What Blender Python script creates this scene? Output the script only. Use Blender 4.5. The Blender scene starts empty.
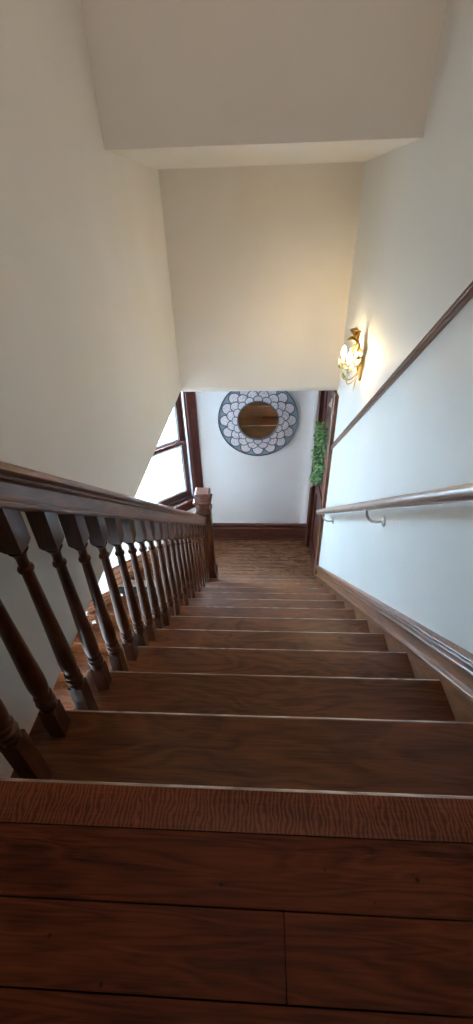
import bpy, bmesh, math, random
from mathutils import Vector, Matrix

S = bpy.context.scene
COL = S.collection
random.seed(7)

# ------------------------------------------------------------------ camera
cd = bpy.data.cameras.new('camera')
cam = bpy.data.objects.new('camera', cd)
COL.objects.link(cam)
cd.sensor_fit = 'VERTICAL'
cd.sensor_height = 36.0
cd.lens = 419.62 / 1024 * 36.0
cd.clip_start = 0.02
RM = Matrix(((0.9986511377, -0.0056054853, 0.0516186368),
             (0.0450216142, 0.5887094664, -0.8070899692),
             (-0.0258642492, 0.8083252704, 0.5881677464)))
cam.matrix_world = Matrix.Translation((0, -0.3291, 0.8641)) @ RM.to_4x4()
S.camera = cam

# ------------------------------------------------------------------ world and lights
w = bpy.data.worlds.new('sky')
S.world = w
w.use_nodes = True
wn = w.node_tree.nodes
wn['Background'].inputs[0].default_value = (0.80, 0.92, 1.0, 1)
wn['Background'].inputs[1].default_value = 5.0

def area(name, loc, aim, sx, sy, power, color):
    l = bpy.data.lights.new(name, 'AREA')
    l.shape = 'RECTANGLE'
    l.size, l.size_y = sx, sy
    l.energy = power
    l.color = color
    o = bpy.data.objects.new(name, l)
    COL.objects.link(o)
    o.location = loc
    o.rotation_euler = (Vector(aim) - Vector(loc)).to_track_quat('-Z', 'Y').to_euler()
    return o

# daylight pressing in through the landing window, and an unseen fill light added over the upper hall
area('window_daylight', (-1.75, 4.55, -0.55), (0.1, 2.3, -0.9), 1.3, 1.6, 640, (0.43, 0.71, 1.0))
area('upper_hall_fill', (0.0, 0.35, 2.30), (0.0, 1.1, 0.2), 0.9, 0.7, 2.2, (1.0, 0.81, 0.68))

S.view_settings.view_transform = 'Standard'
S.view_settings.look = 'None'
S.view_settings.gamma = 1.0
S.view_settings.use_curve_mapping = False
S.view_settings.exposure = 1.22

# ------------------------------------------------------------------ measures
RISE, RUN = 0.19, 0.238
SL = RISE / RUN
ANG = math.atan(SL)
NT = 12                       # treads
ZL = -RISE * (NT + 1)         # landing height  -2.47
YL = RUN * NT                 # landing begins   2.856
XR = 0.602                    # right wall
XL = -0.599                   # left wall of the well
YA, YB = 1.775, 2.832         # dropped wall, header wall
ZS, ZH = 1.053, -0.274        # soffit of the drop, underside of header
YD = 3.687                    # wall at the back of the landing
CX = -0.63                    # corner of the back wall and the slanted wall
A41 = math.radians(41)
DD = Vector((-math.cos(A41), -math.sin(A41), 0))   # along the slanted wall, away from the corner
DN = Vector((math.sin(A41), -math.cos(A41), 0))    # out of it, into the room
XF = -2.55                    # far left wall of the lower stair
CORNER = Vector((CX, YD, 0))
YF = YD - (CX - XF) * math.tan(A41)
ZTOP = 2.45

# ------------------------------------------------------------------ materials
MATS = {}
def nmat(name):
    m = bpy.data.materials.new(name)
    m.use_nodes = True
    MATS[name] = m
    nt = m.node_tree
    return m, nt.nodes, nt.links, nt.nodes['Principled BSDF']

def plain(name, col, rough=0.5, metal=0.0, emit=None, es=0.0, **kw):
    m, n, l, b = nmat(name)
    b.inputs['Base Color'].default_value = (*col, 1)
    b.inputs['Roughness'].default_value = rough
    b.inputs['Metallic'].default_value = metal
    if emit:
        b.inputs['Emission Color'].default_value = (*emit, 1)
        b.inputs['Emission Strength'].default_value = es
    for k, v in kw.items():
        b.inputs[k].default_value = v
    no = n.new('ShaderNodeTexNoise'); no.inputs['Scale'].default_value = 60
    bp = n.new('ShaderNodeBump'); bp.inputs['Strength'].default_value = 0.06
    bp.inputs['Distance'].default_value = 0.002
    l.new(no.outputs['Fac'], bp.inputs['Height']); l.new(bp.outputs['Normal'], b.inputs['Normal'])
    return m

def plaster(name, col):
    m, n, l, b = nmat(name)
    tc = n.new('ShaderNodeTexCoord')
    n1 = n.new('ShaderNodeTexNoise'); n1.inputs['Scale'].default_value = 1.7; n1.inputs['Detail'].default_value = 5
    n2 = n.new('ShaderNodeTexNoise'); n2.inputs['Scale'].default_value = 42; n2.inputs['Detail'].default_value = 4
    r = n.new('ShaderNodeValToRGB')
    r.color_ramp.elements[0].position = 0.3; r.color_ramp.elements[1].position = 0.7
    r.color_ramp.elements[0].color = (col[0]*.94, col[1]*.94, col[2]*.92, 1)
    r.color_ramp.elements[1].color = (*col, 1)
    bp = n.new('ShaderNodeBump'); bp.inputs['Strength'].default_value = 0.12; bp.inputs['Distance'].default_value = 0.004
    ad = n.new('ShaderNodeMath'); ad.operation = 'MULTIPLY_ADD'; ad.inputs[1].default_value = 2.0
    for x in (n1, n2): l.new(tc.outputs['Object'], x.inputs['Vector'])
    l.new(n1.outputs['Fac'], r.inputs['Fac']); l.new(r.outputs['Color'], b.inputs['Base Color'])
    l.new(n1.outputs['Fac'], ad.inputs[0]); l.new(n2.outputs['Fac'], ad.inputs[2])
    l.new(ad.outputs[0], bp.inputs['Height']); l.new(bp.outputs['Normal'], b.inputs['Normal'])
    b.inputs['Roughness'].default_value = 0.62
    return m

def wood(name, dark, light, axis='X', rot=0.0, rough=0.34, figure=0.5, worn=None, spec=0.5, scale=1.0, boards=None, flame=False, stripe=42):
    """Varnished oak: fine streaks and a wavy figure along one axis of the object."""
    m, n, l, b = nmat(name)
    tc = n.new('ShaderNodeTexCoord')
    oi = n.new('ShaderNodeObjectInfo')
    off = n.new('ShaderNodeVectorMath'); off.operation = 'SCALE'
    cmb = n.new('ShaderNodeCombineXYZ'); cmb.inputs[0].default_value = 7.0; cmb.inputs[1].default_value = 3.0; cmb.inputs[2].default_value = 5.0
    l.new(cmb.outputs[0], off.inputs[0]); l.new(oi.outputs['Random'], off.inputs['Scale'])
    add = n.new('ShaderNodeVectorMath'); add.operation = 'ADD'
    rt = n.new('ShaderNodeMapping'); rt.inputs['Rotation'].default_value = (rot, 0, 0)
    l.new(tc.outputs['Object'], rt.inputs['Vector'])
    l.new(rt.outputs[0], add.inputs[0]); l.new(off.outputs[0], add.inputs[1])
    src = add.outputs[0]
    if boards:                     # every board gets a different stretch of grain
        sx = n.new('ShaderNodeSeparateXYZ'); l.new(tc.outputs['Object'], sx.inputs[0])
        fl = n.new('ShaderNodeMath'); fl.operation = 'MULTIPLY'; fl.inputs[1].default_value = 1 / boards
        fo = n.new('ShaderNodeMath'); fo.operation = 'FLOOR'
        mu = n.new('ShaderNodeMath'); mu.operation = 'MULTIPLY'; mu.inputs[1].default_value = 1.73
        cb = n.new('ShaderNodeCombineXYZ')
        l.new(sx.outputs[1], fl.inputs[0]); l.new(fl.outputs[0], fo.inputs[0]); l.new(fo.outputs[0], mu.inputs[0])
        l.new(mu.outputs[0], cb.inputs[0]); l.new(mu.outputs[0], cb.inputs[2])
        a2 = n.new('ShaderNodeVectorMath'); a2.operation = 'ADD'
        l.new(src, a2.inputs[0]); l.new(cb.outputs[0], a2.inputs[1]); src = a2.outputs[0]
    specks = None
    if boards:                     # old nail holes and dents
        vo = n.new('ShaderNodeTexVoronoi'); vo.inputs['Scale'].default_value = 17
        l.new(tc.outputs['Object'], vo.inputs['Vector'])
        specks = n.new('ShaderNodeMapRange'); specks.inputs[1].default_value = 0.04; specks.inputs[2].default_value = 0.075
        specks.inputs[3].default_value = 0.25; specks.inputs[4].default_value = 1.0
        l.new(vo.outputs['Distance'], specks.inputs[0])
    def mp(a, c):
        q = n.new('ShaderNodeMapping')
        s = [c * scale] * 3; s['XYZ'.index(axis)] = a * scale
        q.inputs['Scale'].default_value = s
        l.new(src, q.inputs['Vector']); return q.outputs[0]
    fine = n.new('ShaderNodeTexNoise'); fine.inputs['Scale'].default_value = 1; fine.inputs['Detail'].default_value = 6; fine.inputs['Roughness'].default_value = 0.6
    l.new(mp(10, 260), fine.inputs['Vector'])
    big = n.new('ShaderNodeTexNoise'); big.inputs['Scale'].default_value = 1; big.inputs['Detail'].default_value = 4
    big.inputs['Distortion'].default_value = 0.6
    l.new(mp(3.0, 14), big.inputs['Vector'])
    if flame:       # ripples running across the board, as in curly oak
        q = n.new('ShaderNodeMapping'); q.inputs['Scale'].default_value = (60, 95, 60)
        l.new(src, q.inputs['Vector'])
        fig = n.new('ShaderNodeTexNoise'); fig.inputs['Scale'].default_value = 1; fig.inputs['Detail'].default_value = 2; fig.inputs['Distortion'].default_value = 2.4
        l.new(q.outputs[0], fig.inputs['Vector'])
        w2 = n.new('ShaderNodeTexWave'); w2.wave_type = 'BANDS'; w2.bands_direction = 'X'; w2.inputs['Scale'].default_value = 1; w2.inputs['Distortion'].default_value = 11; w2.inputs['Detail'].default_value = 2; w2.inputs['Detail Scale'].default_value = 1.1
        q2 = n.new('ShaderNodeMapping'); q2.inputs['Scale'].default_value = (40, 22, 22)
        l.new(src, q2.inputs['Vector']); l.new(q2.outputs[0], w2.inputs['Vector'])
        fm = n.new('ShaderNodeMix'); fm.data_type = 'FLOAT'; fm.inputs[0].default_value = 0.8
        l.new(fig.outputs['Fac'], fm.inputs[2]); l.new(w2.outputs['Fac'], fm.inputs[3])
        figout = fm.outputs[0]
    else:
        # growth rings cut lengthwise: contour lines of a stretched noise
        fig = n.new('ShaderNodeTexNoise'); fig.inputs['Scale'].default_value = 1; fig.inputs['Detail'].default_value = 2.5
        fig.inputs['Distortion'].default_value = 0.7
        l.new(mp(2.4, stripe * 0.28), fig.inputs['Vector'])
        mu = n.new('ShaderNodeMath'); mu.operation = 'MULTIPLY'; mu.inputs[1].default_value = 16.0
        pp = n.new('ShaderNodeMath'); pp.operation = 'PINGPONG'; pp.inputs[1].default_value = 1.0
        l.new(fig.outputs['Fac'], mu.inputs[0]); l.new(mu.outputs[0], pp.inputs[0])
        figout = pp.outputs[0]
    m1 = n.new('ShaderNodeMix'); m1.data_type = 'FLOAT'; m1.inputs[0].default_value = figure
    l.new(fine.outputs['Fac'], m1.inputs[2]); l.new(figout, m1.inputs[3])
    m2 = n.new('ShaderNodeMix'); m2.data_type = 'FLOAT'; m2.inputs[0].default_value = 0.4
    l.new(m1.outputs[0], m2.inputs[2]); l.new(big.outputs['Fac'], m2.inputs[3])
    r = n.new('ShaderNodeValToRGB')
    r.color_ramp.elements[0].position = 0.30; r.color_ramp.elements[0].color = (*dark, 1)
    r.color_ramp.elements[1].position = 0.72; r.color_ramp.elements[1].color = (*light, 1)
    l.new(m2.outputs[0], r.inputs['Fac'])
    out = r.outputs['Color']
    if specks:
        sm = n.new('ShaderNodeVectorMath'); sm.operation = 'SCALE'
        l.new(out, sm.inputs[0]); l.new(specks.outputs[0], sm.inputs['Scale']); out = sm.outputs[0]
    if worn:                       # varnish rubbed off the edges by feet
        ge = n.new('ShaderNodeNewGeometry')
        rr = n.new('ShaderNodeValToRGB'); rr.color_ramp.elements[0].position = 0.54; rr.color_ramp.elements[1].position = 0.62
        l.new(ge.outputs['Pointiness'], rr.inputs['Fac'])
        mx = n.new('ShaderNodeMix'); mx.data_type = 'RGBA'
        l.new(rr.outputs['Color'], mx.inputs[0]); l.new(out, mx.inputs[6]); mx.inputs[7].default_value = (*worn, 1)
        out = mx.outputs[2]
    l.new(out, b.inputs['Base Color'])
    rg = n.new('ShaderNodeMapRange'); rg.inputs[3].default_value = rough * .8; rg.inputs[4].default_value = rough * 1.3
    l.new(m2.outputs[0], rg.inputs[0]); l.new(rg.outputs[0], b.inputs['Roughness'])
    bp = n.new('ShaderNodeBump'); bp.inputs['Strength'].default_value = 0.22; bp.inputs['Distance'].default_value = 0.0012
    l.new(m1.outputs[0], bp.inputs['Height']); l.new(bp.outputs['Normal'], b.inputs['Normal'])
    b.inputs['Specular IOR Level'].default_value = spec
    return m

PL = plaster('cream_plaster', (0.87, 0.83, 0.77))
PLW = plaster('white_plaster', (0.84, 0.84, 0.855))
PLR = plaster('cool_white_plaster', (0.83, 0.855, 0.84))
W_TREAD = wood('tread_oak', (0.040, 0.0105, 0.0030), (0.205, 0.066, 0.018), 'X', rough=0.36, figure=0.28, stripe=38, spec=0.4)
W_EDGE = wood('nosing_wear_highlight_oak', (0.22, 0.14, 0.105), (0.60, 0.48, 0.42), 'X', rough=0.26, figure=0.3)  # pale colour holds the painted nosing highlight as well as wear
W_FLOOR = wood('floor_board_oak', (0.038, 0.0075, 0.0024), (0.185, 0.044, 0.014), 'X', rough=0.5, figure=0.30, boards=0.0945, stripe=75, spec=0.14)
W_NOSE = wood('top_nosing_oak', (0.060, 0.012, 0.004), (0.25, 0.066, 0.020), 'X', rough=0.42, figure=0.55, flame=True, spec=0.28)
W_BORDER = wood('border_sheen_oak', (0.26, 0.18, 0.15), (0.55, 0.45, 0.41), 'X', rough=0.2, figure=0.25)  # pale tone paints a daylight reflection onto the landing border board
W_LAND = wood('landing_board_oak', (0.060, 0.022, 0.009), (0.30, 0.135, 0.066), 'X', rough=0.24, figure=0.35, boards=0.057)
W_RAIL = wood('rail_oak', (0.075, 0.026, 0.014), (0.27, 0.115, 0.070), 'Y', rot=ANG, rough=0.33, figure=0.35)
W_BAL = wood('baluster_oak', (0.026, 0.0065, 0.0025), (0.110, 0.030, 0.011), 'Z', rough=0.30, figure=0.3, spec=0.4)
W_SKIRT = wood('skirt_oak', (0.080, 0.026, 0.009), (0.235, 0.090, 0.036), 'Y', rot=ANG, rough=0.33, figure=0.45)
W_TRIMX = wood('mahogany_trim_across', (0.035, 0.009, 0.006), (0.13, 0.038, 0.022), 'X', rough=0.34, figure=0.3)
W_TRIMZ = wood('mahogany_trim_upright', (0.036, 0.008, 0.005), (0.13, 0.032, 0.020), 'Z', rough=0.34, figure=0.3)
W_POST = wood('casing_oak', (0.10, 0.038, 0.018), (0.27, 0.115, 0.060), 'Z', rough=0.36, figure=0.3)
W_PALE = wood('pale_handrail_oak', (0.26, 0.165, 0.12), (0.52, 0.38, 0.30), 'Y', rot=ANG, rough=0.30, figure=0.25)
W_DADO = wood('dado_oak', (0.19, 0.105, 0.072), (0.42, 0.27, 0.20), 'Y', rot=ANG, rough=0.38, figure=0.25)
GAP = plain('dark_joint', (0.010, 0.006, 0.004), 0.9)
STEEL = plain('brushed_nickel', (0.52, 0.49, 0.45), 0.32, 1.0)
GOLD = plain('antique_gold_leaf', (0.72, 0.50, 0.20), 0.34, 0.9)
CREAM = plain('cream_enamel', (0.86, 0.80, 0.66), 0.35)
GREENE = plain('green_enamel', (0.30, 0.46, 0.14), 0.4)
LILAC = plain('pale_lilac_porcelain', (0.72, 0.64, 0.68), 0.3)
BULB = plain('lit_bulb', (1, 0.95, 0.85), 0.4, 0, (1.0, 0.72, 0.36), 104.0)
MIRROR = plain('mirror_silver', (0.66, 0.64, 0.62), 0.015, 1.0)
MIRROR.node_tree.nodes['Bump'].inputs['Strength'].default_value = 0.0
FR_BLUE = plain('blue_grey_inlay', (0.24, 0.32, 0.39), 0.42)
FR_DARK = plain('dark_pewter_line', (0.10, 0.115, 0.14), 0.4, 0.3)
ALU = plain('white_sash_paint', (0.70, 0.74, 0.76), 0.45)
LEAF = None

def glass_mat():
    m, n, l, b = nmat('window_glass')
    b.inputs['Transmission Weight'].default_value = 1.0
    b.inputs['Roughness'].default_value = 0.0
    b.inputs['IOR'].default_value = 1.02
    b.inputs['Base Color'].default_value = (0.97, 0.99, 1, 1)
    return m
GLASS = glass_mat()

def shell_mat():
    """Capiz-like scallops: pale lilac with a mottled sheen."""
    m, n, l, b = nmat('pale_shell_inlay')
    no = n.new('ShaderNodeTexNoise'); no.inputs['Scale'].default_value = 95; no.inputs['Detail'].default_value = 4
    tc = n.new('ShaderNodeTexCoord'); l.new(tc.outputs['Object'], no.inputs['Vector'])
    r = n.new('ShaderNodeValToRGB')
    r.color_ramp.elements[0].position = 0.35; r.color_ramp.elements[0].color = (0.42, 0.43, 0.50, 1)
    r.color_ramp.elements[1].position = 0.56; r.color_ramp.elements[1].color = (0.80, 0.74, 0.77, 1)
    l.new(no.outputs['Fac'], r.inputs['Fac']); l.new(r.outputs['Color'], b.inputs['Base Color'])
    b.inputs['Roughness'].default_value = 0.35
    return m
SHELL = shell_mat()

def leaf_mat():
    m, n, l, b = nmat('leaf_green')
    ge = n.new('ShaderNodeNewGeometry')
    r = n.new('ShaderNodeValToRGB')
    r.color_ramp.elements[0].color = (0.05, 0.13, 0.035, 1)
    r.color_ramp.elements[1].color = (0.26, 0.46, 0.17, 1)
    l.new(ge.outputs['Random Per Island'], r.inputs['Fac']); l.new(r.outputs['Color'], b.inputs['Base Color'])
    b.inputs['Roughness'].default_value = 0.5
    return m
LEAF = leaf_mat()

# ------------------------------------------------------------------ mesh helpers
def box(bm, x0, x1, y0, y1, z0, z1, bev=0.0, seg=1, mi=0):
    vs = [bm.verts.new(p) for p in ((x0,y0,z0),(x1,y0,z0),(x1,y1,z0),(x0,y1,z0),(x0,y0,z1),(x1,y0,z1),(x1,y1,z1),(x0,y1,z1))]
    fs = [bm.faces.new([vs[i] for i in f]) for f in ((0,3,2,1),(4,5,6,7),(0,1,5,4),(1,2,6,5),(2,3,7,6),(3,0,4,7))]
    for f in fs: f.material_index = mi
    if bev > 0:
        es = list({e for f in fs for e in f.edges})
        bmesh.ops.bevel(bm, geom=es, offset=bev, segments=seg, affect='EDGES', clamp_overlap=True)
    return vs

def poly(bm, pts, ext, mi=0):
    """prism: closed outline pts moved by the vector ext"""
    ext = Vector(ext)
    a = [bm.verts.new(p) for p in pts]
    b = [bm.verts.new(Vector(p) + ext) for p in pts]
    fs = [bm.faces.new(a), bm.faces.new(list(reversed(b)))]
    k = len(pts)
    for i in range(k):
        fs.append(bm.faces.new((a[i], b[i], b[(i+1) % k], a[(i+1) % k])))
    for f in fs: f.material_index = mi
    return fs

def sweep(bm, prof, A, B, u, v=(0, 0, 1)):
    """moulding: the profile (u, v) carried from A to B"""
    A, B, u, v = Vector(A), Vector(B), Vector(u), Vector(v)
    return poly(bm, [A + u * p[0] + v * p[1] for p in prof], B - A)

def lathe(bm, prof, c=(0, 0, 0), seg=20, axis=None, caps=True):
    """turned solid: prof = (radius, height) list"""
    c = Vector(c)
    q = Vector((0, 0, 1)).rotation_difference(Vector(axis).normalized()) if axis is not None else None
    rings = []
    for r, z in prof:
        ring = []
        for i in range(seg):
            a = 2 * math.pi * i / seg
            p = Vector((r * math.cos(a), r * math.sin(a), z))
            if q: p = q @ p
            ring.append(bm.verts.new(c + p))
        rings.append(ring)
    for a, b in zip(rings, rings[1:]):
        for i in range(seg):
            f = bm.faces.new((a[i], a[(i+1) % seg], b[(i+1) % seg], b[i])); f.smooth = True
    if caps:
        bm.faces.new(list(reversed(rings[0]))); bm.faces.new(rings[-1])
    return rings

def tube(bm, pts, rad, seg=10, caps=True):
    pts = [Vector(p) for p in pts]
    if not isinstance(rad, (list, tuple)): rad = [rad] * len(pts)
    rings = []
    up = Vector((0.13, 0.21, 0.97))
    for i, p in enumerate(pts):
        t = (pts[min(i+1, len(pts)-1)] - pts[max(i-1, 0)]).normalized()
        if abs(t.dot(up)) > 0.98: up = Vector((1, 0.1, 0))
        s = t.cross(up).normalized(); n = s.cross(t).normalized(); up = n
        rings.append([bm.verts.new(p + (s * math.cos(2*math.pi*k/seg) + n * math.sin(2*math.pi*k/seg)) * rad[i]) for k in range(seg)])
    for a, b in zip(rings, rings[1:]):
        for i in range(seg):
            f = bm.faces.new((a[i], a[(i+1) % seg], b[(i+1) % seg], b[i])); f.smooth = True
    if caps:
        bm.faces.new(list(reversed(rings[0]))); bm.faces.new(rings[-1])

def bez(p0, p1, p2, p3, n=14):
    p0, p1, p2, p3 = map(Vector, (p0, p1, p2, p3))
    return [p0*(1-t)**3 + p1*3*t*(1-t)**2 + p2*3*t*t*(1-t) + p3*t**3 for t in [i/n for i in range(n+1)]]

def leafblade(bm, base, tip, width, normal, curl=0.25, seg=6, thick=0.0012):
    """a pointed, slightly cupped leaf with real thickness"""
    base, tip, normal = Vector(base), Vector(tip), Vector(normal).normalized()
    d = tip - base; L = d.length; s = d.cross(normal).normalized(); nn = s.cross(d.normalized())
    rows = []
    for i in range(seg + 1):
        t = i / seg
        wv = width * math.sin(math.pi * min(1, 0.06 + t * 0.94)) ** 0.8 * 0.5 if i < seg else 0.0004
        c = base + d * t + nn * (curl * L * math.sin(math.pi * t * 0.9))
        rows.append([c - s * wv + nn * wv * 0.4, c, c + s * wv + nn * wv * 0.4])
    top = [[bm.verts.new(p + nn * thick) for p in r] for r in rows]
    bot = [[bm.verts.new(p - nn * thick) for p in r] for r in rows]
    for i in range(seg):
        for j in range(2):
            for f in (bm.faces.new((top[i][j], top[i][j+1], top[i+1][j+1], top[i+1][j])), bm.faces.new((bot[i][j], bot[i+1][j], bot[i+1][j+1], bot[i][j+1]))):
                f.smooth = True
        bm.faces.new((top[i][0], top[i+1][0], bot[i+1][0], bot[i][0]))
        bm.faces.new((top[i][2], bot[i][2], bot[i+1][2], top[i+1][2]))

def obj(name, bm, mats, parent=None, smooth=False):
    bmesh.ops.recalc_face_normals(bm, faces=bm.faces)
    me = bpy.data.meshes.new(name)
    if parent is not None:
        bmesh.ops.translate(bm, verts=bm.verts, vec=-world_loc(parent))
    bm.to_mesh(me); bm.free()
    for m in (mats if isinstance(mats, (list, tuple)) else [mats]): me.materials.append(m)
    if smooth:
        for p in me.polygons: p.use_smooth = True
        me.set_sharp_from_angle(angle=math.radians(38))
    o = bpy.data.objects.new(name, me)
    COL.objects.link(o)
    if parent is not None: o.parent = parent
    return o

def world_loc(o):
    v = Vector(o.location)
    while o.parent is not None:
        o = o.parent; v += Vector(o.location)
    return v

def thing(name, label, cat, loc=(0, 0, 0), group=None):
    o = bpy.data.objects.new(name, None)
    o.empty_display_size = 0.05
    COL.objects.link(o)
    o.location = loc
    o['label'] = label; o['category'] = cat
    if group: o['group'] = group
    return o

def struct(name, bm, m, label=None, smooth=False):
    o = obj(name, bm, m, None, smooth)
    o['kind'] = 'structure'
    if label: o['label'] = label
    return o

# ------------------------------------------------------------------ walls, ceilings, floors
bm = bmesh.new()
box(bm, XL - 0.12, XL, -1.9, YB, ZH, ZTOP, 0.006, 2)
struct('wall_left', bm, PL, 'tall cream plaster wall left of the staircase, ending above the window', True)

bm = bmesh.new()
box(bm, XR, XR + 0.12, -1.9, YL - 0.01, -2.7, ZTOP)
box(bm, XR, XR + 0.12, YL - 0.01, YD + 0.12, ZH - 0.06, ZTOP)
box(bm, XR, XR + 0.12, YD - 0.03, YD + 0.12, -2.7, ZH - 0.06)
struct('wall_right', bm, PLR, 'pale plaster wall on the right, carrying the handrail and the lamp')

bm = bmesh.new()
box(bm, XL - 0.12, XR, YA, YA + 0.10, ZS, ZTOP)
struct('wall_dropped', bm, PL, 'plaster wall dropping from the ceiling at the top of the photo')
bm = bmesh.new()
box(bm, XL - 0.12, XR, YA + 0.10, YB + 0.12, ZS, ZS + 0.10)
struct('ceiling_soffit', bm, PL, 'narrow cream soffit between the dropped wall and the header wall')
bm = bmesh.new()
r_ = 0.05; ZHD = ZH - 0.028
pr_ = [(YB, ZS), (YB, ZHD + r_)] + [(YB + r_ * (1 - math.cos(a)), ZHD + r_ * (1 - math.sin(a))) for a in [math.pi/2 * k/6 for k in range(1, 7)]] + [(YB + 0.12, ZHD), (YB + 0.12, ZS)]
poly(bm, [(XL - 0.12, y, z) for y, z in pr_], (XR - XL + 0.12, 0, 0))
struct('wall_header', bm, PL, 'cream header wall over the landing, with a rounded lower edge', True)

bm = bmesh.new()
box(bm, CX - 0.14, XR + 0.02, YD, YD + 0.12, -2.7, ZH + 0.02)
struct('wall_back', bm, PLW, 'white wall at the back of the landing, behind the round mirror')

bm = bmesh.new()
box(bm, XF - 0.1, XL - 0.119, -1.0, YD + 0.2, ZH, ZH + 0.08)
box(bm, XL - 0.12, XR, YB + 0.119, YD + 0.12, ZH, ZH + 0.08)
struct('ceiling_lower', bm, PLW, 'ceiling over the landing')
bm = bmesh.new()
box(bm, XL - 0.12, XR + 0.12, -1.9, YA + 0.1, ZTOP, ZTOP + 0.1)
struct('ceiling_upper', bm, PL, 'ceiling of the upper hall')
bm = bmesh.new()
box(bm, XL - 0.12, XR + 0.12, -2.0, -1.9, -0.3, ZTOP)
struct('wall_near', bm, PL, 'wall of the upper hall behind the viewer')

# lower stair well on the left
bm = bmesh.new()
box(bm, XF - 0.12, XF, -1.0, YF, -5.4, ZH)
struct('wall_far_left', bm, PLW, 'white wall beside the lower flight, left of the landing')
bm = bmesh.new()
box(bm, XF - 0.12, XR, -1.12, -1.0, -5.4, ZH)
struct('wall_under', bm, PLW, 'wall under the upper hall')

# slanted wall with the window opening
def dp(t, n, z): return CORNER + DD * t + DN * n + Vector((0, 0, z))
def dbox(bm, t0, t1, n0, n1, z0, z1, bev=0.0, mi=0):
    vs = box(bm, t0, t1, n0, n1, z0, z1, bev, 2, mi)
def to_diag(bm):
    M = Matrix(((DD.x, DN.x, 0, CORNER.x), (DD.y, DN.y, 0, CORNER.y), (0, 0, 1, 0), (0, 0, 0, 1)))
    bmesh.ops.transform(bm, matrix=M, verts=bm.verts)
TD = (CX - XF) / math.cos(A41)
W0, W1, WZ0, WZ1 = 0.115, 0.99, -1.79, -0.40       # window opening along the wall
TH = 0.16
bm = bmesh.new()
box(bm, 0, W0, -TH, 0, -2.7, ZH)
box(bm, W1, TD + 0.05, -TH, 0, -5.4, ZH)
box(bm, W0, W1, -TH, 0, -2.7, WZ0)
box(bm, W0, W1, -TH, 0, WZ1, ZH)
to_diag(bm)
struct('wall_slanted', bm, PLW, 'white wall set at an angle beside the landing, with the window in it')

# window: jambs, sashes, glass, casing, stool
bm = bmesh.new()
for a, b in ((W0 - 0.105, W0 + 0.004), (W1 - 0.004, W1 + 0.10)):
    box(bm, a, b, 0, 0.022, WZ0 - 0.02, WZ1 + 0.004, 0.004, 2)
    box(bm, a + 0.012, b - 0.012, 0.018, 0.028, WZ0 - 0.02, WZ1 + 0.0, 0.003, 2)
box(bm, W0 - 0.105, W1 + 0.10, 0, 0.024, WZ1 + 0.002, WZ1 + 0.11, 0.004, 2)
box(bm, W0 - 0.125, W1 + 0.12, -0.05, 0.050, WZ0 - 0.03, WZ0 + 0.0, 0.006, 3)      # stool
box(bm, W0 - 0.10, W1 + 0.10, 0, 0.022, WZ0 - 0.13, WZ0 - 0.031, 0.004, 2)      # apron
to_diag(bm)
win = struct('window_1', bm, W_TRIMZ, 'double hung window with dark wood casing in the slanted wall', True)
def wpart(name, fn, m, label=None):
    bm = bmesh.new(); fn(bm); to_diag(bm)
    o = obj(name, bm, m, win, True)
    if label: o['label'] = label
    return o
def f_jamb(bm):
    box(bm, W0, W0 + 0.014, -TH, 0, WZ0, WZ1); box(bm, W1 - 0.014, W1, -TH, 0, WZ0, WZ1)
    box(bm, W0, W1, -TH, 0, WZ1 - 0.014, WZ1); box(bm, W0, W1, -TH, -0.05, WZ0 - 0.01, WZ0 + 0.016)
    for a, b in ((W0 + 0.014, W0 + 0.028), (W1 - 0.028, W1 - 0.014)): box(bm, a, b, -0.045, -0.03, WZ0, WZ1, 0.003)
wpart('window_jamb', f_jamb, W_TRIMZ)
def f_jl(bm):
    box(bm, W0 + 0.014, W0 + 0.024, -0.03, -0.008, WZ0, WZ1, 0.002); box(bm, W1 - 0.024, W1 - 0.014, -0.03, -0.008, WZ0, WZ1, 0.002)
wpart('jamb_liner', f_jl, ALU, 'pale strip along the window jamb')
ZM = -1.118
def f_storm(bm):
    for q in ((W0 + 0.014, W0 + 0.095, WZ0, WZ1), (W1 - 0.095, W1 - 0.014, WZ0, WZ1), (W0 + 0.095, W1 - 0.095, WZ0, WZ0 + 0.10), (W0 + 0.095, W1 - 0.095, WZ1 - 0.09, WZ1), (W0 + 0.095, W1 - 0.095, ZM - 0.005, ZM + 0.050)):
        box(bm, q[0], q[1], -0.150, -0.130, q[2], q[3], 0.003)
wpart('storm_frame', f_storm, ALU, 'pale outer storm frame behind the sashes')
def sash(z0, z1, n0, n1, bot, top):
    def f(bm):
        st = 0.048
        a, b = W0 + 0.020, W1 - 0.020
        box(bm, a, a + st, n0, n1, z0, z1, 0.004); box(bm, b - st, b, n0, n1, z0, z1, 0.004)
        box(bm, a + st, b - st, n0, n1, z0, z0 + bot, 0.004); box(bm, a + st, b - st, n0, n1, z1 - top, z1, 0.004)
    return f
sl = wpart('lower_sash', sash(WZ0 + 0.012, ZM + 0.016, -0.078, -0.046, 0.065, 0.034), W_TRIMZ)
su = wpart('upper_sash', sash(ZM - 0.016, WZ1 - 0.012, -0.112, -0.081, 0.034, 0.05), W_TRIMZ)
def sub(name, fn, m, par):
    bm = bmesh.new(); fn(bm); to_diag(bm); return obj(name, bm, m, par)
def glz(z0, z1, n):
    def f(bm):
        a, b = W0 + 0.068, W1 - 0.068
        box(bm, a, b, n - 0.002, n + 0.002, z0, z1)
    return f
def bead(z0, z1, n):
    def f(bm):
        a, b = W0 + 0.067, W1 - 0.067; k = 0.026
        for q in ((a, a + k, z0, z1), (b - k, b, z0, z1), (a + k, b - k, z0, z0 + k), (a + k, b - k, z1 - k, z1)):
            box(bm, q[0], q[1], n - 0.012, n + 0.012, q[2], q[3], 0.002)
    return f
sub('pane', glz(WZ0 + 0.075, ZM - 0.016, -0.062), GLASS, sl)
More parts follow.
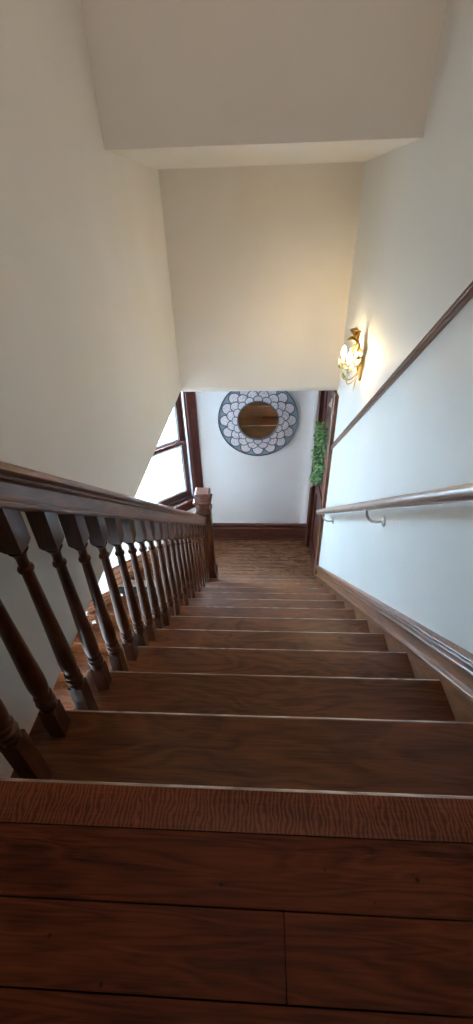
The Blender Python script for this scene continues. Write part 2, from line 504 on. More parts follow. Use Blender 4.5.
sub('pane', glz(ZM + 0.016, WZ1 - 0.06, -0.097), GLASS, su)
sub('pane_bead', bead(WZ0 + 0.075, ZM - 0.016, -0.064), ALU, sl)
sub('pane_bead', bead(ZM + 0.016, WZ1 - 0.06, -0.099), ALU, su)

# upper hall floor, laid board by board
bm = bmesh.new()
rows = [(-0.168, -0.0735), (-0.2610, -0.1695), (-0.3550, -0.2625)]
y = -0.3565
while y > -1.85:
    rows.append((y - 0.093, y)); y -= 0.0945
joints = {0: [-0.9], 1: [0.042], 2: [-0.52], 3: [0.30], 4: [-0.1]}
for i, (a, b) in enumerate(rows):
    js = [XL] + [j for j in joints.get(i, [random.uniform(-0.4, 0.4)]) if XL < j < XR] + [XR]
    for x0, x1 in zip(js, js[1:]):
        box(bm, x0 + 0.0006, x1 - 0.0006, a + 0.0003, b - 0.0003, -0.022, random.uniform(-0.0006, 0.0004), 0.0009, 2)
box(bm, XL, XR, -1.9, -0.005, -0.10, -0.021, mi=1)
for f in bm.faces:
    if f.calc_center_median().z < -0.0205 and f.calc_center_median().z < -0.03: f.material_index = 1
struct('floor_upper', bm, [W_FLOOR, GAP], 'reddish oak floor boards at the head of the stairs')

# landing floor and ground under the lower flight
bm = bmesh.new()
y = YL - 0.02 + 0.115
poly(bm, [(XR, YL - .02, ZL - .012), (XR, YD + .02, ZL - .012), (CX - .02, YD + .02, ZL - .012), (CX - (YD - YL + .02) / math.tan(A41) - .02, YL - .02, ZL - .012)], (0, 0, -.09), 1)
while y < YD:
    y1 = min(y + 0.0565, YD)
    js = [XF, random.uniform(-0.45, 0.4), XR + 0.06]
    for x0, x1 in zip(js, js[1:]):
        xx0 = CX - (YD - y) / math.tan(A41) - 0.03 if x0 == XF else x0
        if x1 - xx0 > 0.02: box(bm, xx0 + 0.0012, x1 - 0.0012, y + 0.0006, y1 - 0.0006, ZL - 0.02, ZL - random.uniform(0, 0.0006), 0.0015)
    y += 0.0572
struct('floor_landing', bm, [W_LAND, GAP], 'narrow oak boards of the landing floor')
bm = bmesh.new()
box(bm, XF - 0.1, XR, -1.1, YD, -5.4, -5.3)
struct('floor_below', bm, W_LAND, 'floor far below the lower flight')

YE = YL + 0.0
# ------------------------------------------------------------------ main staircase
ROUND = [(-0.030, 0.0), (-0.013, 0.0), (-0.006, -0.0015), (-0.0015, -0.006), (0.0, -0.013), (-0.0015, -0.021), (-0.006, -0.027), (-0.013, -0.029)]
stair = thing('staircase', 'dark oak straight staircase running down from the viewer to the landing', 'staircase', (0, 0, -RISE))
XT0, XT1 = -0.536, XR - 0.016

def tread_bm(y0, y1, z, x0, x1, left_return=True, right_return=False):
    bm = bmesh.new()
    prof = [(y0, z)] + [(y1 + a, z + b) for a, b in ROUND[1:]] + [(y0, z - 0.029)]
    poly(bm, [(x0, a, b) for a, b in prof], (x1 - x0, 0, 0))
    if left_return:     # return strip along the open end, past a fine joint
        xa = x0 - 0.0022
        pr = [(xa, z)] + [(xa - 0.036 - o[0] * 1 - 0.0, 0) for o in []]
        pts = [(xa, z), (xa - 0.022, z)] + [(xa - 0.036 - a * 1.0, z + b) for a, b in ROUND[2:]] + [(xa, z - 0.029)]
        poly(bm, [(p, y0, q) for p, q in pts], (0, y1 - y0 - 0.002, 0))
    return bm
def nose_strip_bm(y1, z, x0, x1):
    """arris of the step: a pale sliver, wear and edge highlight in its colour"""
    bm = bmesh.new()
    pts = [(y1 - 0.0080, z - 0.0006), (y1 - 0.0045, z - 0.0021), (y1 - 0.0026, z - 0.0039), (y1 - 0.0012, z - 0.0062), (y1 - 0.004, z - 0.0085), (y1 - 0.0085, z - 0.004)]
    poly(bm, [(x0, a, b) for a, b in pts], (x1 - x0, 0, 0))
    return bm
for k in range(1, NT + 1):
    z = -RISE * k
    t = obj('tread', tread_bm((k - 1) * RUN - 0.026, k * RUN, z, XT0, XT1), W_TREAD, stair, True)
    e = obj('worn_highlight_edge', nose_strip_bm(k * RUN, z, XT0 + 0.01, XT1 - 0.001), W_EDGE, t, True)
    e['label'] = 'pale edge of the tread, wear and highlight in its colour'
for k in range(0, NT + 1):
    bm = bmesh.new()
    z = -RISE * k
    yr = k * RUN - 0.026
    box(bm, XT0 - 0.02, XT1, yr - 0.018, yr, z - RISE + 0.0005, z - 0.0285)
    # small cove under the nosing
    sweep(bm, [(0, 0), (0.012, 0), (0.010, -0.006), (0.004, -0.012), (0, -0.016)], (XT0, yr, z - 0.0295), (XT1, yr, z - 0.0295), (0, 1, 0))
    obj('riser', bm, W_TREAD, stair)
bm = bmesh.new()
pts = []
for k in range(0, NT + 1):
    yr = k * RUN - 0.026
    pts += [(yr, -RISE * k - 0.030), (yr, -RISE * (k + 1) - 0.030)]
pts = [(-0.3, -0.030)] + pts
pts += [(YL + 0.05, ZL - 0.03), (YL + 0.05, ZL - 0.2), (-0.3, -0.030 + 0.3 * 0 - 0.34)]
poly(bm, [(-0.566, a, b) for a, b in pts], (0.022, 0, 0))
o = obj('outer_stringer', bm, W_SKIRT, stair)
bm = bmesh.new()
poly(bm, [(XT0, 0.0, -0.36), (XT0, YL + 0.03, ZL - 0.16), (XT0, YL + 0.03, ZL - 0.2), (XT0, 0.0, -0.40)], (XR - XT0, 0, 0))
obj('underside', bm, PLW, stair)

# nosing board at the edge of the upper floor
bm = bmesh.new()
prof = [(-0.0725, 0.0004)] + [(a, b + 0.0004) for a, b in ROUND[1:]] + [(-0.0725, -0.029)]
poly(bm, [(XL + 0.001, a, b) for a, b in prof], (XR - XL - 0.002, 0, 0))
tn = obj('floor_nosing', bm, W_NOSE, stair, True); tn['label'] = 'reddish board capping the top step'
e = obj('worn_highlight_edge', nose_strip_bm(0.0, 0.0004, XL + 0.002, XR - 0.002), W_EDGE, tn, True)
e['label'] = 'pale edge of the top step, wear and highlight in its colour'
bm = bmesh.new()
box(bm, XL, XR, -0.06, -0.045, -0.34, -0.03)
struct('trim_floor_edge', bm, W_TREAD, 'board closing the edge of the upper floor')
# nosing board at the landing edge towards the lower flight
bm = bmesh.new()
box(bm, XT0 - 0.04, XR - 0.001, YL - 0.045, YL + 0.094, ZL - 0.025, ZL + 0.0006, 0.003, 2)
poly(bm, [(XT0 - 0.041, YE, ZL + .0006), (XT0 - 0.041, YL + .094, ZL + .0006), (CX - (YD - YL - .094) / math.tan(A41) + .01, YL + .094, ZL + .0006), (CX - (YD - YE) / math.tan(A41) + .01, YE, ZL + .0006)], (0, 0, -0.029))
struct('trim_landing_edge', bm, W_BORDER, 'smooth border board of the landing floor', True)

# ------------------------------------------------------------------ lower flight, down to the left
low = thing('lower_staircase', 'lower flight of oak steps going down left of the balusters towards the viewer', 'staircase', (-1.4, YL - 0.1, ZL))
def xw(y, off=0.012): return max(XF, CX - (YD - y) / math.tan(A41)) + off
NL = 13
YE = YL + 0.0
for k in range(1, NL + 1):
    z = ZL - RISE * k
    y0, y1 = YE - RUN * k, YE - RUN * (k - 1) + 0.026
    bm = bmesh.new()
    poly(bm, [(-0.575, y0 + 0.010, z), (-0.575, y1, z), (xw(y1), y1, z), (xw(y0 + 0.010), y0 + 0.010, z)], (0, 0, -0.029))
    sweep(bm, [(0, 0), (0.005, -0.0012), (0.009, -0.006), (0.0105, -0.014), (0.009, -0.022), (0.005, -0.028), (0, -0.029)], (-0.575, y0 + 0.010, z), (xw(y0), y0 + 0.010, z), (0, -1, 0))
    obj('tread', bm, W_TREAD, low, True)
for k in range(0, NL):
    z = ZL - RISE * k
    ye = YE - RUN * k + 0.026
    bm = bmesh.new(); box(bm, xw(ye + 0.02), -0.575, ye, ye + 0.018, z - RISE, z - 0.029)
    obj('riser', bm, W_TREAD, low)

BASE = [(0, 0), (0.034, 0), (0.034, 0.008), (0.028, 0.020), (0.021, 0.022), (0.021, 0.165), (0.026, 0.170), (0.028, 0.178), (0.024, 0.184),
        (0.019, 0.188), (0.019, 0.214), (0.024, 0.219), (0.027, 0.228), (0.022, 0.237), (0.010, 0.242), (0, 0.243)]
BASE2 = [(0, 0), (0.030, 0), (0.030, 0.010), (0.022, 0.016), (0.022, 0.076), (0.028, 0.080), (0.030, 0.086), (0.026, 0.092), (0.020, 0.095), (0.020, 0.150), (0.026, 0.154), (0.028, 0.160), (0.024, 0.166), (0.018, 0.169), (0.018, 0.214), (0.024, 0.219), (0.027, 0.228), (0.022, 0.237), (0.010, 0.242), (0, 0.243)]
SKT = [(0, -0.36), (0.016, -0.36), (0.016, 0.016), (0.021, 0.018), (0.026, 0.026), (0.0265, 0.034), (0.0235, 0.039), (0.011, 0.044), (0.0095, 0.047), (0.0095, 0.094),
       (0.018, 0.104), (0.020, 0.110), (0.016, 0.116), (0.015, 0.128), (0.021, 0.132), (0.0225, 0.137), (0.020, 0.142), (0.0165, 0.144), (0.0215, 0.148), (0.0235, 0.153), (0.020, 0.159), (0.010, 0.164), (0, 0.166)]
# skirt of the lower flight: it drops step by step along the slanted wall
bm = bmesh.new()
SN = math.sin(A41)
tprev = (YD - YE - 0.015) / SN
for k in range(1, NL + 1):
    t1 = min(tprev + RUN / SN, (CX - XF) / math.cos(A41))
    sweep(bm, [(a * 0.999, b * 0.62 if b > 0 else -0.12) for a, b in BASE2], dp(tprev, 0, ZL - RISE * k), dp(t1, 0, ZL - RISE * k), DN)
    if t1 >= (CX - XF) / math.cos(A41): break
    tprev = t1
struct('baseboard_lower_flight', bm, W_SKIRT, 'oak skirting that drops step by step with the lower flight', True)

bm = bmesh.new()
sweep(bm, BASE, (CX, YD, ZL), (XR - 0.02, YD, ZL), (0, -1, 0))
struct('baseboard_back', bm, W_TRIMX, 'tall dark wood baseboard under the mirror wall', True)
bm = bmesh.new()
sweep(bm, BASE2, dp(0, 0, ZL), dp((YD - YE - 0.015) / SN, 0, ZL), DN)
struct('baseboard_slanted', bm, W_SKIRT, 'oak baseboard along the slanted wall below the window', True)

# skirt of the main flight on the right wall
bm = bmesh.new()
sweep(bm, SKT, (XR, 0.0, 0.0), (XR, 2.762, -2.762 * SL), (-1, 0, 0))
struct('baseboard_right', bm, W_SKIRT, 'moulded oak skirting running down the right wall beside the steps', True)
bm = bmesh.new()
sweep(bm, [(a, b * 0.7) for a, b in BASE], (XR, -1.9, 0), (XR, 0.0, 0), (-1, 0, 0))
struct('baseboard_hall', bm, W_SKIRT, 'oak baseboard of the upper hall', True)

# ------------------------------------------------------------------ dado rail with rope moulding
A0 = Vector((XR, 0.30, 1.472 - 0.30 * SL)); B0 = Vector((XR, 2.765, 1.480 - 2.765 * SL))
bm = bmesh.new()
DADO = [(0, -0.024), (0.012, -0.024), (0.016, -0.019), (0.012, -0.015), (0.006, -0.013), (0.006, -0.010), (0.016, -0.008), (0.018, -0.004), (0.010, -0.002),
        (0.005, 0.0), (0.005, 0.0125), (0.010, 0.013), (0.014, 0.0155), (0.011, 0.019), (0, 0.019)]
sweep(bm, [(a, b) for a, b in DADO], A0, B0, (-1, 0, 0))
dado = struct('trim_dado_rail', bm, W_DADO, 'carved wooden dado rail sloping down the right wall', True)
bm = bmesh.new()
d = (B0 - A0).normalized(); L = (B0 - A0).length
nb = int(L / 0.0150)
side = Vector((-1, 0, 0)); up = side.cross(d).normalized()
if up.z < 0: up = -up
for i in range(nb):
    c = A0 + d * (0.006 + i * 0.0150) + side * 0.0085 + Vector((0, 0, 0.0045))
    M = Matrix((( *side, 0), (*d, 0), (*up, 0), (0, 0, 0, 1))).transposed()
    M.translation = c
    # slanted lozenge of the rope
    rot = Matrix.Rotation(math.radians(32), 4, 'X')
    bmesh.ops.create_icosphere(bm, subdivisions=1, radius=1.0, matrix=M @ rot @ Matrix.Diagonal((0.0085, 0.0050, 0.0055, 1)))
obj('rope_moulding', bm, W_DADO, dado, True)
bm = bmesh.new()
sweep(bm, [(0.0040, -0.0015), (0.0072, -0.0015), (0.0072, 0.0128), (0.0040, 0.0128)], A0 + d * 0.002, B0 - d * 0.002, (-1, 0, 0))
obj('rope_groove', bm, GAP, dado)

# ------------------------------------------------------------------ door on the landing, seen almost edge on
DY0, DY1, DZ1 = YL + 0.012, 3.54, ZH - 0.085
CAS = [(0, 0), (0.022, 0), (0.025, 0.006), (0.022, 0.014), (0.018, 0.018), (0.018, 0.030), (0.021, 0.034), (0.018, 0.040), (0.018, 0.066), (0.024, 0.072), (0.024, 0.086), (0.028, 0.092), (0.028, 0.104), (0, 0.104)]
bm = bmesh.new()
sweep(bm, CAS, (XR, DY0, ZL), (XR, DY0, ZH - 0.036), (-1, 0, 0), (0, -1, 0))
door = struct('door_1', bm, W_POST, 'dark panelled door with wood casing in the right wall of the landing', True)
bm = bmesh.new()
sweep(bm, CAS, (XR, DY1, ZL), (XR, DY1, ZH - 0.002), (-1, 0, 0), (0, 1, 0))
sweep(bm, CAS, (XR, DY0, DZ1), (XR, DY1, DZ1), (-1, 0, 0), (0, 0, 0.7))
box(bm, XR + 0.0, XR + 0.118, DY1, DY1 + 0.03, ZL, DZ1 + 0.02)
box(bm, XR + 0.0, XR + 0.118, DY0 - 0.02, DY0, ZL, DZ1 + 0.02)
obj('door_casing', bm, W_TRIMZ, door, True)
bm = bmesh.new()
XD = XR + 0.012
box(bm, XD + 0.012, XD + 0.045, DY0 + 0.002, DY1 - 0.002, ZL + 0.008, DZ1)
for z0, z1 in ((ZL + 0.008, ZL + 0.22), (ZL + 0.86, ZL + 1.0), (DZ1 - 0.14, DZ1)): box(bm, XD, XD + 0.013, DY0 + 0.112, DY1 - 0.112, z0, z1, 0.002)
for a, b in ((DY0 + 0.002, DY0 + 0.112), (DY1 - 0.112, DY1 - 0.002)): box(bm, XD, XD + 0.013, a, b, ZL + 0.008, DZ1, 0.002)
dl = obj('door_leaf', bm, W_TRIMZ, door)
bm = bmesh.new()
lathe(bm, [(0.026, 0), (0.026, 0.004), (0.009, 0.008), (0.009, 0.035), (0.022, 0.042), (0.028, 0.052), (0.024, 0.063), (0.008, 0.068)], (XD, DY1 - 0.06, ZL + 0.92), 20, (-1, 0, 0))
obj('door_knob', bm, STEEL, dl, True)

# ------------------------------------------------------------------ balustrade
XB = -0.494
bal = thing('balustrade', 'dark oak balustrade with turned balusters and a square newel on the left', 'balustrade', (XB, 0, -RISE))
HR = [(-0.028, 0.650), (0.028, 0.650), (0.031, 0.655), (0.031, 0.662), (0.026, 0.666), (0.026, 0.671), (0.024, 0.674), (0.024, 0.711), (0.027, 0.714), (0.031, 0.718),
      (0.027, 0.723), (0.027, 0.727), (0.034, 0.731), (0.037, 0.737), (0.036, 0.745), (0.030, 0.754), (0.018, 0.761), (0.0, 0.764)]
HR = HR + [(-a, b) for a, b in reversed(HR[2:-1])]
bm = bmesh.new()
sweep(bm, HR, (XB, -0.30, 0.30 * SL), (XB, 2.645, -2.645 * SL), (1, 0, 0))
obj('handrail', bm, W_RAIL, bal, True)

HBW = 0.0222
HBB = 0.0196
def baluster_mesh(extra, nm):
    """extra = height of the nosing line above the tread where it stands; z = 0 at the tread"""
    bm = bmesh.new()
    e = extra
    box(bm, -HBB, HBB, -HBB, HBB, 0.0, e + 0.062, 0.0012)
    # shoulder, rings, vase, collar
    pr = [(HBB, e + 0.0615), (0.0205, e + 0.068), (0.019, e + 0.073), (0.0165, e + 0.076), (0.0165, e + 0.080), (0.0215, e + 0.084), (0.0228, e + 0.090), (0.0215, e + 0.096), (0.0175, e + 0.100),
          (0.0175, e + 0.103), (0.0205, e + 0.106), (0.0215, e + 0.111), (0.0205, e + 0.116), (0.0170, e + 0.120), (0.0165, e + 0.124), (0.0190, e + 0.131), (0.0204, e + 0.145), (0.0211, e + 0.163),
          (0.0209, e + 0.180), (0.0199, e + 0.210), (0.0185, e + 0.250), (0.0166, e + 0.310), (0.0149, e + 0.370), (0.0136, e + 0.430), (0.0128, e + 0.476), (0.0126, e + 0.486),
          (0.0155, e + 0.488), (0.0172, e + 0.492), (0.0172, e + 0.496), (0.0155, e + 0.500), (0.0118, e + 0.503), (0.0114, e + 0.516), (0.0120, e + 0.528), (0.0160, e + 0.538), (0.0205, e + 0.545)]
    lathe(bm, pr, seg=24)
    # upper block: chamfered foot, head cut to the slope of the rail
    zb = e + 0.560
    lo = 0.017
    v = []
    for (s, z) in ((lo, zb - 0.012), (HBW, zb)):
        v.append([bm.verts.new((a * s, b * s, z)) for a, b in ((-1, -1), (1, -1), (1, 1), (-1, 1))])
    v.append([bm.verts.new((a * HBW, b * HBW, e + 0.658 - b * HBW * SL)) for a, b in ((-1, -1), (1, -1), (1, 1), (-1, 1))])
    for a, b in zip(v, v[1:]):
        for i in range(4): bm.faces.new((a[i], a[(i+1) % 4], b[(i+1) % 4], b[i]))
    bm.faces.new(list(reversed(v[0]))); bm.faces.new(v[-1])
    me = bpy.data.meshes.new(nm)
    bmesh.ops.recalc_face_normals(bm, faces=bm.faces)
    bm.to_mesh(me); bm.free()
    me.materials.append(W_BAL)
    for p in me.polygons: p.use_smooth = True
    me.set_sharp_from_angle(angle=math.radians(30))
    return me
PH = 0.27
ME = [baluster_mesh(RISE * (1 - PH), 'baluster_tall_foot'), baluster_mesh(RISE * (0.5 - PH), 'baluster_short_foot')]
first = None
for j in range(22):
    y = (PH + 0.5 * j) * RUN
    k = j // 2 + 1
    if first is None:
        o = bpy.data.objects.new('baluster', ME[j % 2]); first = o
    else:
        o = first.copy(); o.data = ME[j % 2]
    COL.objects.link(o); o.parent = bal
    o.location = (0, y, -RISE * k + RISE)

# newel
NX, NY, NZ = -0.487, 2.705, -RISE * 12
def sq(bm, prof, cx, cy, bev=0.0):
    rings = [[bm.verts.new((cx + a * r, cy + b * r, z)) for a, b in ((-1, -1), (1, -1), (1, 1), (-1, 1))] for r, z in prof]
    for a, b in zip(rings, rings[1:]):
        for i in range(4): bm.faces.new((a[i], a[(i+1) % 4], b[(i+1) % 4], b[i]))
    bm.faces.new(list(reversed(rings[0]))); bm.faces.new(rings[-1])
bm = bmesh.new()
h = 0.0625
sq(bm, [(h + 0.020, NZ), (h + 0.020, NZ + 0.20), (h + 0.016, NZ + 0.215), (h + 0.006, NZ + 0.225), (h + 0.003, NZ + 0.24), (h, NZ + 0.245), (h, -1.335), (h + 0.008, -1.330), (h + 0.010, -1.318), (h + 0.004, -1.310), (h + 0.002, -1.300)], NX, NY)
# sunk panels on the faces
for sx, sy in ((1, 0), (0, -1), (-1, 0), (0, 1)):
    pass
nw = obj('newel_post', bm, W_BAL, bal)
bm = bmesh.new()
sq(bm, [(h + 0.000, -1.302), (h - 0.002, -1.235), (h + 0.004, -1.229), (h + 0.014, -1.218), (h + 0.016, -1.206), (h + 0.012, -1.199), (h + 0.003, -1.194), (h + 0.002, -1.142), (h - 0.001, -1.130), (h - 0.010, -1.122)], NX, NY)
cp = obj('newel_cap', bm, wood('newel_cap_oak', (0.07, 0.024, 0.015), (0.20, 0.08, 0.05), 'X', rough=0.18, figure=0.3), nw); cp['label'] = 'square block cap with a moulded collar'

# ------------------------------------------------------------------ right handrail
hr = thing('wall_handrail', 'pale round wooden handrail on metal brackets along the right wall', 'handrail', (XR, 1.3, -0.37))
P1, P0 = Vector((0.512, 2.596, -1.262)), Vector((0.512, 0.10, 0.627))
dd = (P1 - P0).normalized()
bm = bmesh.new()
R_ = 0.0215
tube(bm, [P0 - dd * 0.004, P0, P0 + dd * 0.006] + [P0.lerp(P1, t) for t in (0.2, 0.4, 0.6, 0.8)] + [P1 - dd * 0.014, P1 - dd * 0.006, P1 - dd * 0.0015, P1], [R_ * .7, R_ * .95, R_, R_, R_, R_, R_, R_, R_ * .92, R_ * .7, R_ * .3], 24)
obj('rail', bm, W_PALE, hr, True)
for yb in (0.21, 1.300, 2.386):
    zr = P0.z + (yb - P0.y) * dd.z / dd.y
    zw = zr - 0.092
    bm = bmesh.new()
    lathe(bm, [(0.026, 0), (0.027, 0.003), (0.023, 0.007), (0.012, 0.010), (0.007, 0.013)], (XR, yb, zw), 24, (-1, 0, 0))
    tube(bm, bez((XR - 0.008, yb, zw), (XR - 0.060, yb, zw - 0.020), (0.512, yb + 0.002, zw + 0.02), (0.512, yb, zr - R_ - 0.004)), 0.0065, 12)
    box(bm, 0.512 - 0.012, 0.512 + 0.012, yb - 0.028, yb + 0.028, zr - R_ - 0.0065, zr - R_ - 0.0015)
    bmesh.ops.rotate(bm, cent=(0.512, yb, zr - R_ - 0.004), matrix=Matrix.Rotation(-math.atan(0.757), 3, 'X'), verts=bm.verts[-8:])
    for a in (0.9, 2.7, 4.8):
        lathe(bm, [(0.0035, 0), (0.0035, 0.0025), (0.001, 0.004)], (XR - 0.006, yb + 0.018 * math.cos(a), zw + 0.018 * math.sin(a)), 8, (-1, 0, 0))
    obj('bracket', bm, STEEL, hr, True)

# ------------------------------------------------------------------ round mirror
MC = Vector((-0.007, YD, -0.897)); MRo, MRi = 0.408, 0.209
mir = thing('round_mirror', 'round wall mirror in a blue and lilac scalloped frame above the landing', 'mirror', (MC.x, MC.y, MC.z))
bm = bmesh.new()
# broad ring: profile revolved about the y axis
def ring(bm, prof, seg=96):
    rr = []
    for i in range(seg):
        a = 2 * math.pi * i / seg
        rr.append([bm.verts.new((MC.x + r * math.cos(a), MC.y - dpt, MC.z + r * math.sin(a))) for r, dpt in prof])
    for i in range(seg):
        A, B = rr[i], rr[(i+1) % seg]
        for j in range(len(prof)):
            f = bm.faces.new((A[j], A[(j+1) % len(prof)], B[(j+1) % len(prof)], B[j])); f.smooth = True
ring(bm, [(MRi - 0.004, 0.002), (MRo - 0.006, 0.002), (MRo - 0.006, 0.016), (MRi - 0.004, 0.020)])
obj('frame', bm, FR_BLUE, mir, True)
bm = bmesh.new()
ring(bm, [(MRo - 0.010, 0.001), (MRo, 0.001), (MRo, 0.024), (MRo - 0.004, 0.028), (MRo - 0.010, 0.024)])
ring(bm, [(MRi - 0.006, 0.012), (MRi + 0.004, 0.012), (MRi + 0.004, 0.037), (MRi - 0.001, 0.039), (MRi - 0.006, 0.036)])
obj('rim', bm, FR_DARK, mir, True)
bm = bmesh.new()
def scallop(cr, ca, rad, lift, mi_fill=0, mi_line=1):
    c = Vector((MC.x + cr * math.cos(ca), MC.y - lift, MC.z + cr * math.sin(ca)))
    n = 28
    def circ(r, yy): return [bm.verts.new((c.x + r * math.cos(2*math.pi*i/n), c.y - yy, c.z + r * math.sin(2*math.pi*i/n))) for i in range(n)]
    a = circ(rad, -0.004); b = circ(rad, 0.0025); d_ = circ(rad * 0.87, 0.0025); e = circ(rad * 0.84, 0.0008)
    for i in range(n):
        j = (i + 1) % n
        for p, q, mi in ((a, b, 1), (b, d_, 1), (d_, e, 1)):
            f = bm.faces.new((p[i], p[j], q[j], q[i])); f.material_index = mi
    f = bm.faces.new(e); f.material_index = 0
NS = 16
for cr, off, rad, lift in ((0.330, 0.0, 0.062, 0.0215), (0.268, 0.5, 0.057, 0.0255), (0.218, 0.0, 0.050, 0.0295)):
    for i in range(NS):
        scallop(cr, 2 * math.pi * (i + off) / NS, rad, lift)
# keep the scallops from running over the glass
cut = [v for v in bm.verts]
for v in cut:
    dx, dz = v.co.x - MC.x, v.co.z - MC.z
    r = math.hypot(dx, dz)
    if r < MRi + 0.001:
        s = (MRi + 0.001) / max(r, 1e-6); v.co.x = MC.x + dx * s; v.co.z = MC.z + dz * s
obj('scallop_inlay', bm, [SHELL, FR_DARK], mir)
bm = bmesh.new()
lathe(bm, [(MRi - 0.002, 0.004), (MRi - 0.002, 0.022)], MC, 96, (0, -1, 0))
obj('mirror_glass', bm, MIRROR, mir)
mir.rotation_euler = (math.radians(1.0), 0, 0)     # it hangs tipped a little

# ------------------------------------------------------------------ leafy hanging on the door
WC = Vector((XD - 0.012, 3.07, -0.965))
wr = thing('hanging_greenery', 'bushy green garland hanging on the dark door right of the mirror', 'garland', (WC.x, WC.y, WC.z - 0.33))
bm = bmesh.new()
rnd = random.Random(3)
for i in range(900):
    t = rnd.random()
    z = WC.z + 0.29 - 0.57 * t
    wdt = 0.17 * (0.75 + 0.35 * math.sin(t * math.pi)) * (1.0 if t < 0.75 else 1 - (t - 0.75) * 1.8)
    a = rnd.uniform(-1, 1)
    yy = WC.y + wdt * a
    outx = -0.012 - rnd.random() ** 0.7 * 0.085 * math.sqrt(max(0.05, 1 - a * a))
    base = Vector((WC.x + outx, yy, z))
    dirv = Vector((rnd.uniform(-1, 0.1), rnd.uniform(-1, 1), rnd.uniform(-1.1, 0.5))).normalized()
    ln = rnd.uniform(0.022, 0.042)
    tip = base + dirv * ln
    if tip.x > WC.x + 0.005: tip.x = WC.x - 0.004
    nrm = Vector((-1 + rnd.uniform(-.6, .6), rnd.uniform(-.8, .8), 0.5))
    if abs(nrm.normalized().dot(dirv)) > 0.95: nrm = Vector((0, 1, 0.3))
    leafblade(bm, base, tip, ln * 0.55, nrm, 0.12, 4, 0.0006)
obj('foliage', bm, LEAF, wr)
bm = bmesh.new()
for q in range(7):
    y0 = WC.y + rnd.uniform(-.08, .08)
    tube(bm, bez((WC.x - 0.01, WC.y, WC.z + 0.36), (WC.x - 0.05, y0, WC.z + 0.2), (WC.x - 0.06, y0 * 2 - WC.y, WC.z - 0.1), (WC.x - 0.02, y0, WC.z - 0.30)), 0.0022, 6)
obj('stems', bm, plain('stem_brown', (0.12, 0.09, 0.04), 0.7), wr, True)
hk = thing('door_hook', 'small pale metal hook at the top of the near door casing', 'hook', (XR - 0.030, DY0 - 0.005, -0.40))
bm = bmesh.new()
xh, yh = XR - 0.034, DY0 - 0.012
box(bm, xh - 0.003, xh + 0.004, yh - 0.010, yh + 0.012, -0.43, -0.36, 0.002)
tube(bm, bez((xh, yh, -0.39), (xh - 0.022, yh, -0.40), (xh - 0.02, yh, -0.43), (xh - 0.004, yh, -0.42)), 0.0035, 8)
obj('hook', bm, CREAM, hk, True)

# ------------------------------------------------------------------ wall sconce
SY, SZ = 2.19, 0.09
sc = thing('wall_sconce', 'gilded leaf and flower wall lamp with two lit candle bulbs on the right wall', 'lamp', (XR, SY, SZ - 0.06))
def oval(bm, cy, cz, ry, rz, prof, seg=32):
    rings = []
    for s, d_ in prof:
        rings.append([bm.verts.new((XR - d_, cy + ry * s * math.cos(2*math.pi*i/seg), cz + rz * s * math.sin(2*math.pi*i/seg))) for i in range(seg)])
    for a, b in zip(rings, rings[1:]):
        for i in range(seg):
            f = bm.faces.new((a[i], a[(i+1) % seg], b[(i+1) % seg], b[i])); f.smooth = True
    bm.faces.new(rings[-1]); bm.faces.new(list(reversed(rings[0])))
bm = bmesh.new()
oval(bm, SY, SZ - 0.015, 0.034, 0.072, [(1, 0), (1, 0.005), (0.93, 0.009), (0.80, 0.010), (0.70, 0.016), (0.35, 0.021), (0.1, 0.022)])
obj('backplate', bm, GOLD, sc, True)
bm = bmesh.new()
tube(bm, bez((XR - 0.02, SY, SZ - 0.03), (XR - 0.045, SY, SZ + 0.03), (XR - 0.03, SY, SZ + 0.09), (XR - 0.045, SY + 0.01, SZ + 0.15)), 0.0042, 10)
obj('stem', bm, GOLD, sc, True)
for bx_, by_, bz_ in ((0.497, SY + 0.050, SZ + 0.045), (0.512, SY - 0.060, SZ + 0.042)):
    bm = bmesh.new()
    tube(bm, bez((XR - 0.018, SY, SZ - 0.03), (XR - 0.045, SY + (by_ - SY) * 0.5, SZ - 0.12), (bx_ - 0.025, by_, SZ - 0.11), (bx_, by_, bz_ - 0.045)), 0.0034, 10)
    ar = obj('arm', bm, GOLD, sc, True)
    bm = bmesh.new()
    lathe(bm, [(0.003, -0.046), (0.014, -0.041), (0.017, -0.036), (0.008, -0.034), (0.0082, -0.008), (0.0065, -0.006)], (bx_, by_, bz_), 20)
    obj('candle_cup', bm, CREAM, ar, True)
    bm = bmesh.new()
    for i in range(6):
        a = i * math.pi / 3 + 0.3
        d_ = Vector((math.cos(a), math.sin(a), 0))
        b0 = Vector((bx_, by_, bz_ - 0.042))
        leafblade(bm, b0, b0 + d_ * 0.030 + Vector((0, 0, 0.017)), 0.020, (0, 0, 1), -0.18, 6)
    obj('petal_cup', bm, GOLD, ar)
    bm = bmesh.new()
    lathe(bm, [(r * 0.72, h_ * 0.72) for r, h_ in [(0.007, -0.010), (0.010, -0.004), (0.0165, 0.012), (0.0195, 0.028), (0.0185, 0.044), (0.0135, 0.060), (0.007, 0.072), (0.002, 0.080)]], (bx_, by_, bz_), 24)
    b_ = obj('bulb', bm, BULB, sc, True); b_['label'] = 'lit flame shaped bulb'
X = XR
def leaf(name, a, b, wd, nr, cu, m):
    bm = bmesh.new()
    P = lambda p: (X - p[0], SY + p[1], SZ + p[2])
    leafblade(bm, P(a), P(b), wd, nr, cu, 8, 0.0011)
    return obj(name, bm, m, sc)
leaf('crown_leaf', (.045, .01, .145), (.100, -.025, .190), .045, (-.5, -.3, .8), .35, GOLD)
leaf('crown_leaf', (.045, .01, .145), (.080, .065, .185), .045, (-.4, 0, 1), .35, GOLD)
leaf('crown_leaf', (.040, .01, .150), (.030, -.030, .200), .036, (-1, 0, .2), .25, GOLD)
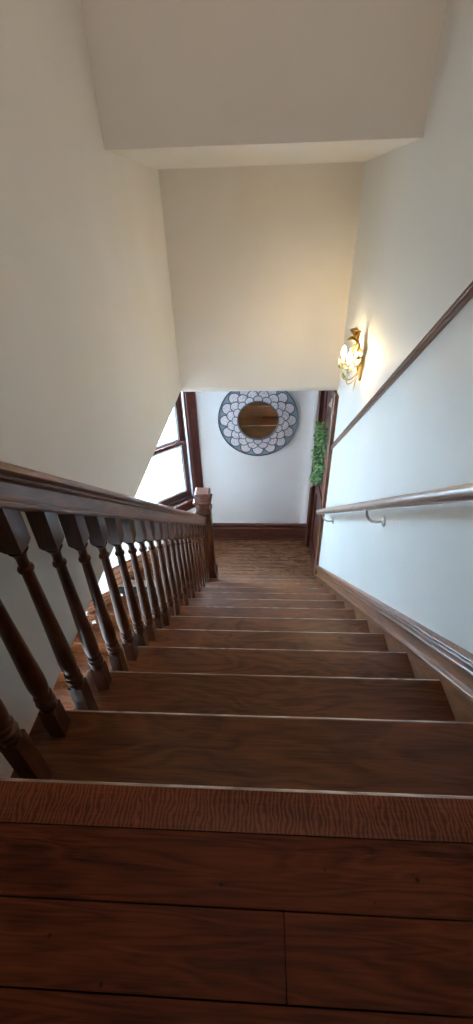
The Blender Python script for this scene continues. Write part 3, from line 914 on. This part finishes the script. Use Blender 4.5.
leaf('crown_leaf', (.030, .01, .120), (.105, .015, .135), .050, (-.2, -.4, 1), .30, GOLD)
leaf('crown_leaf', (.025, -.005, .085), (.060, -.060, .120), .058, (-.6, -.5, .6), .30, GOLD)
leaf('crown_leaf', (.020, .005, .080), (.020, -.075, .105), .050, (-1, 0, .3), .25, GOLD)
leaf('crown_leaf', (.020, .005, .090), (.020, .070, .135), .045, (-1, 0, .2), .25, GOLD)
leaf('crown_leaf', (.045, .01, .150), (.050, .020, .215), .030, (-1, -.3, .1), .30, GOLD)
leaf('fan_leaf', (.030, -.010, .030), (.034, -.085, .110), .038, (-1, 0, 0.1), .10, GOLD)
leaf('fan_leaf', (.034, -.005, .045), (.040, -.050, .150), .036, (-1, 0, 0.1), .10, CREAM)
leaf('fan_leaf', (.030, .010, .040), (.036, .040, .140), .036, (-1, 0, 0.1), .10, GOLD)
leaf('fan_leaf', (.030, -.010, .015), (.034, -.095, .055), .032, (-1, 0, 0.1), .10, CREAM)
leaf('side_leaf', (.020, .0, .02), (.018, -.062, .075), .026, (-1, 0, 0), .18, CREAM)
leaf('side_leaf', (.020, .0, .03), (.016, .062, .090), .026, (-1, 0, 0), .18, CREAM)
leaf('side_leaf', (.022, .0, .01), (.040, -.045, .085), .022, (-1, -.3, 0), .18, GOLD)
leaf('green_leaf', (.025, -.015, .015), (.055, -.040, .065), .030, (-1, -.6, 0), .15, GREENE)
leaf('green_leaf', (.095, .055, -.030), (.125, .045, .005), .026, (-1, -.6, 0), .15, GREENE)
leaf('green_leaf', (.085, -.060, -.055), (.112, -.078, -.020), .026, (-1, -.6, 0), .15, GREENE)
leaf('green_leaf', (.070, .035, -.075), (.100, .030, -.040), .022, (-1, -.6, 0), .15, GREENE)
leaf('tail_leaf', (.018, .0, -.070), (.022, .010, -.150), .022, (-1, 0, 0), .12, CREAM)
leaf('tail_leaf', (.018, -.01, -.060), (.028, -.050, -.115), .020, (-1, 0, 0), .12, GOLD)
for fx, fy, fz, m, rr in ((.085, -.075, -.022, LILAC, .026), (.055, -.030, .005, CREAM, .020), (.120, .050, .012, CREAM, .020), (.050, .020, -.035, CREAM, .018)):
    bm = bmesh.new()
    c = Vector((X - fx, SY + fy, SZ + fz))
    for i in range(5):
        a = i * 2 * math.pi / 5
        d_ = Vector((-0.35, math.cos(a), math.sin(a)))
        leafblade(bm, c, c + d_.normalized() * rr, rr * .9, (-1, 0, 0.01), 0.12, 6)
    lathe(bm, [(0.002, -0.002), (0.006, 0.0), (0.005, 0.005), (0.002, 0.008)], c, 12, (-1, -0.4, 0))
    obj('porcelain_flower', bm, m, sc)
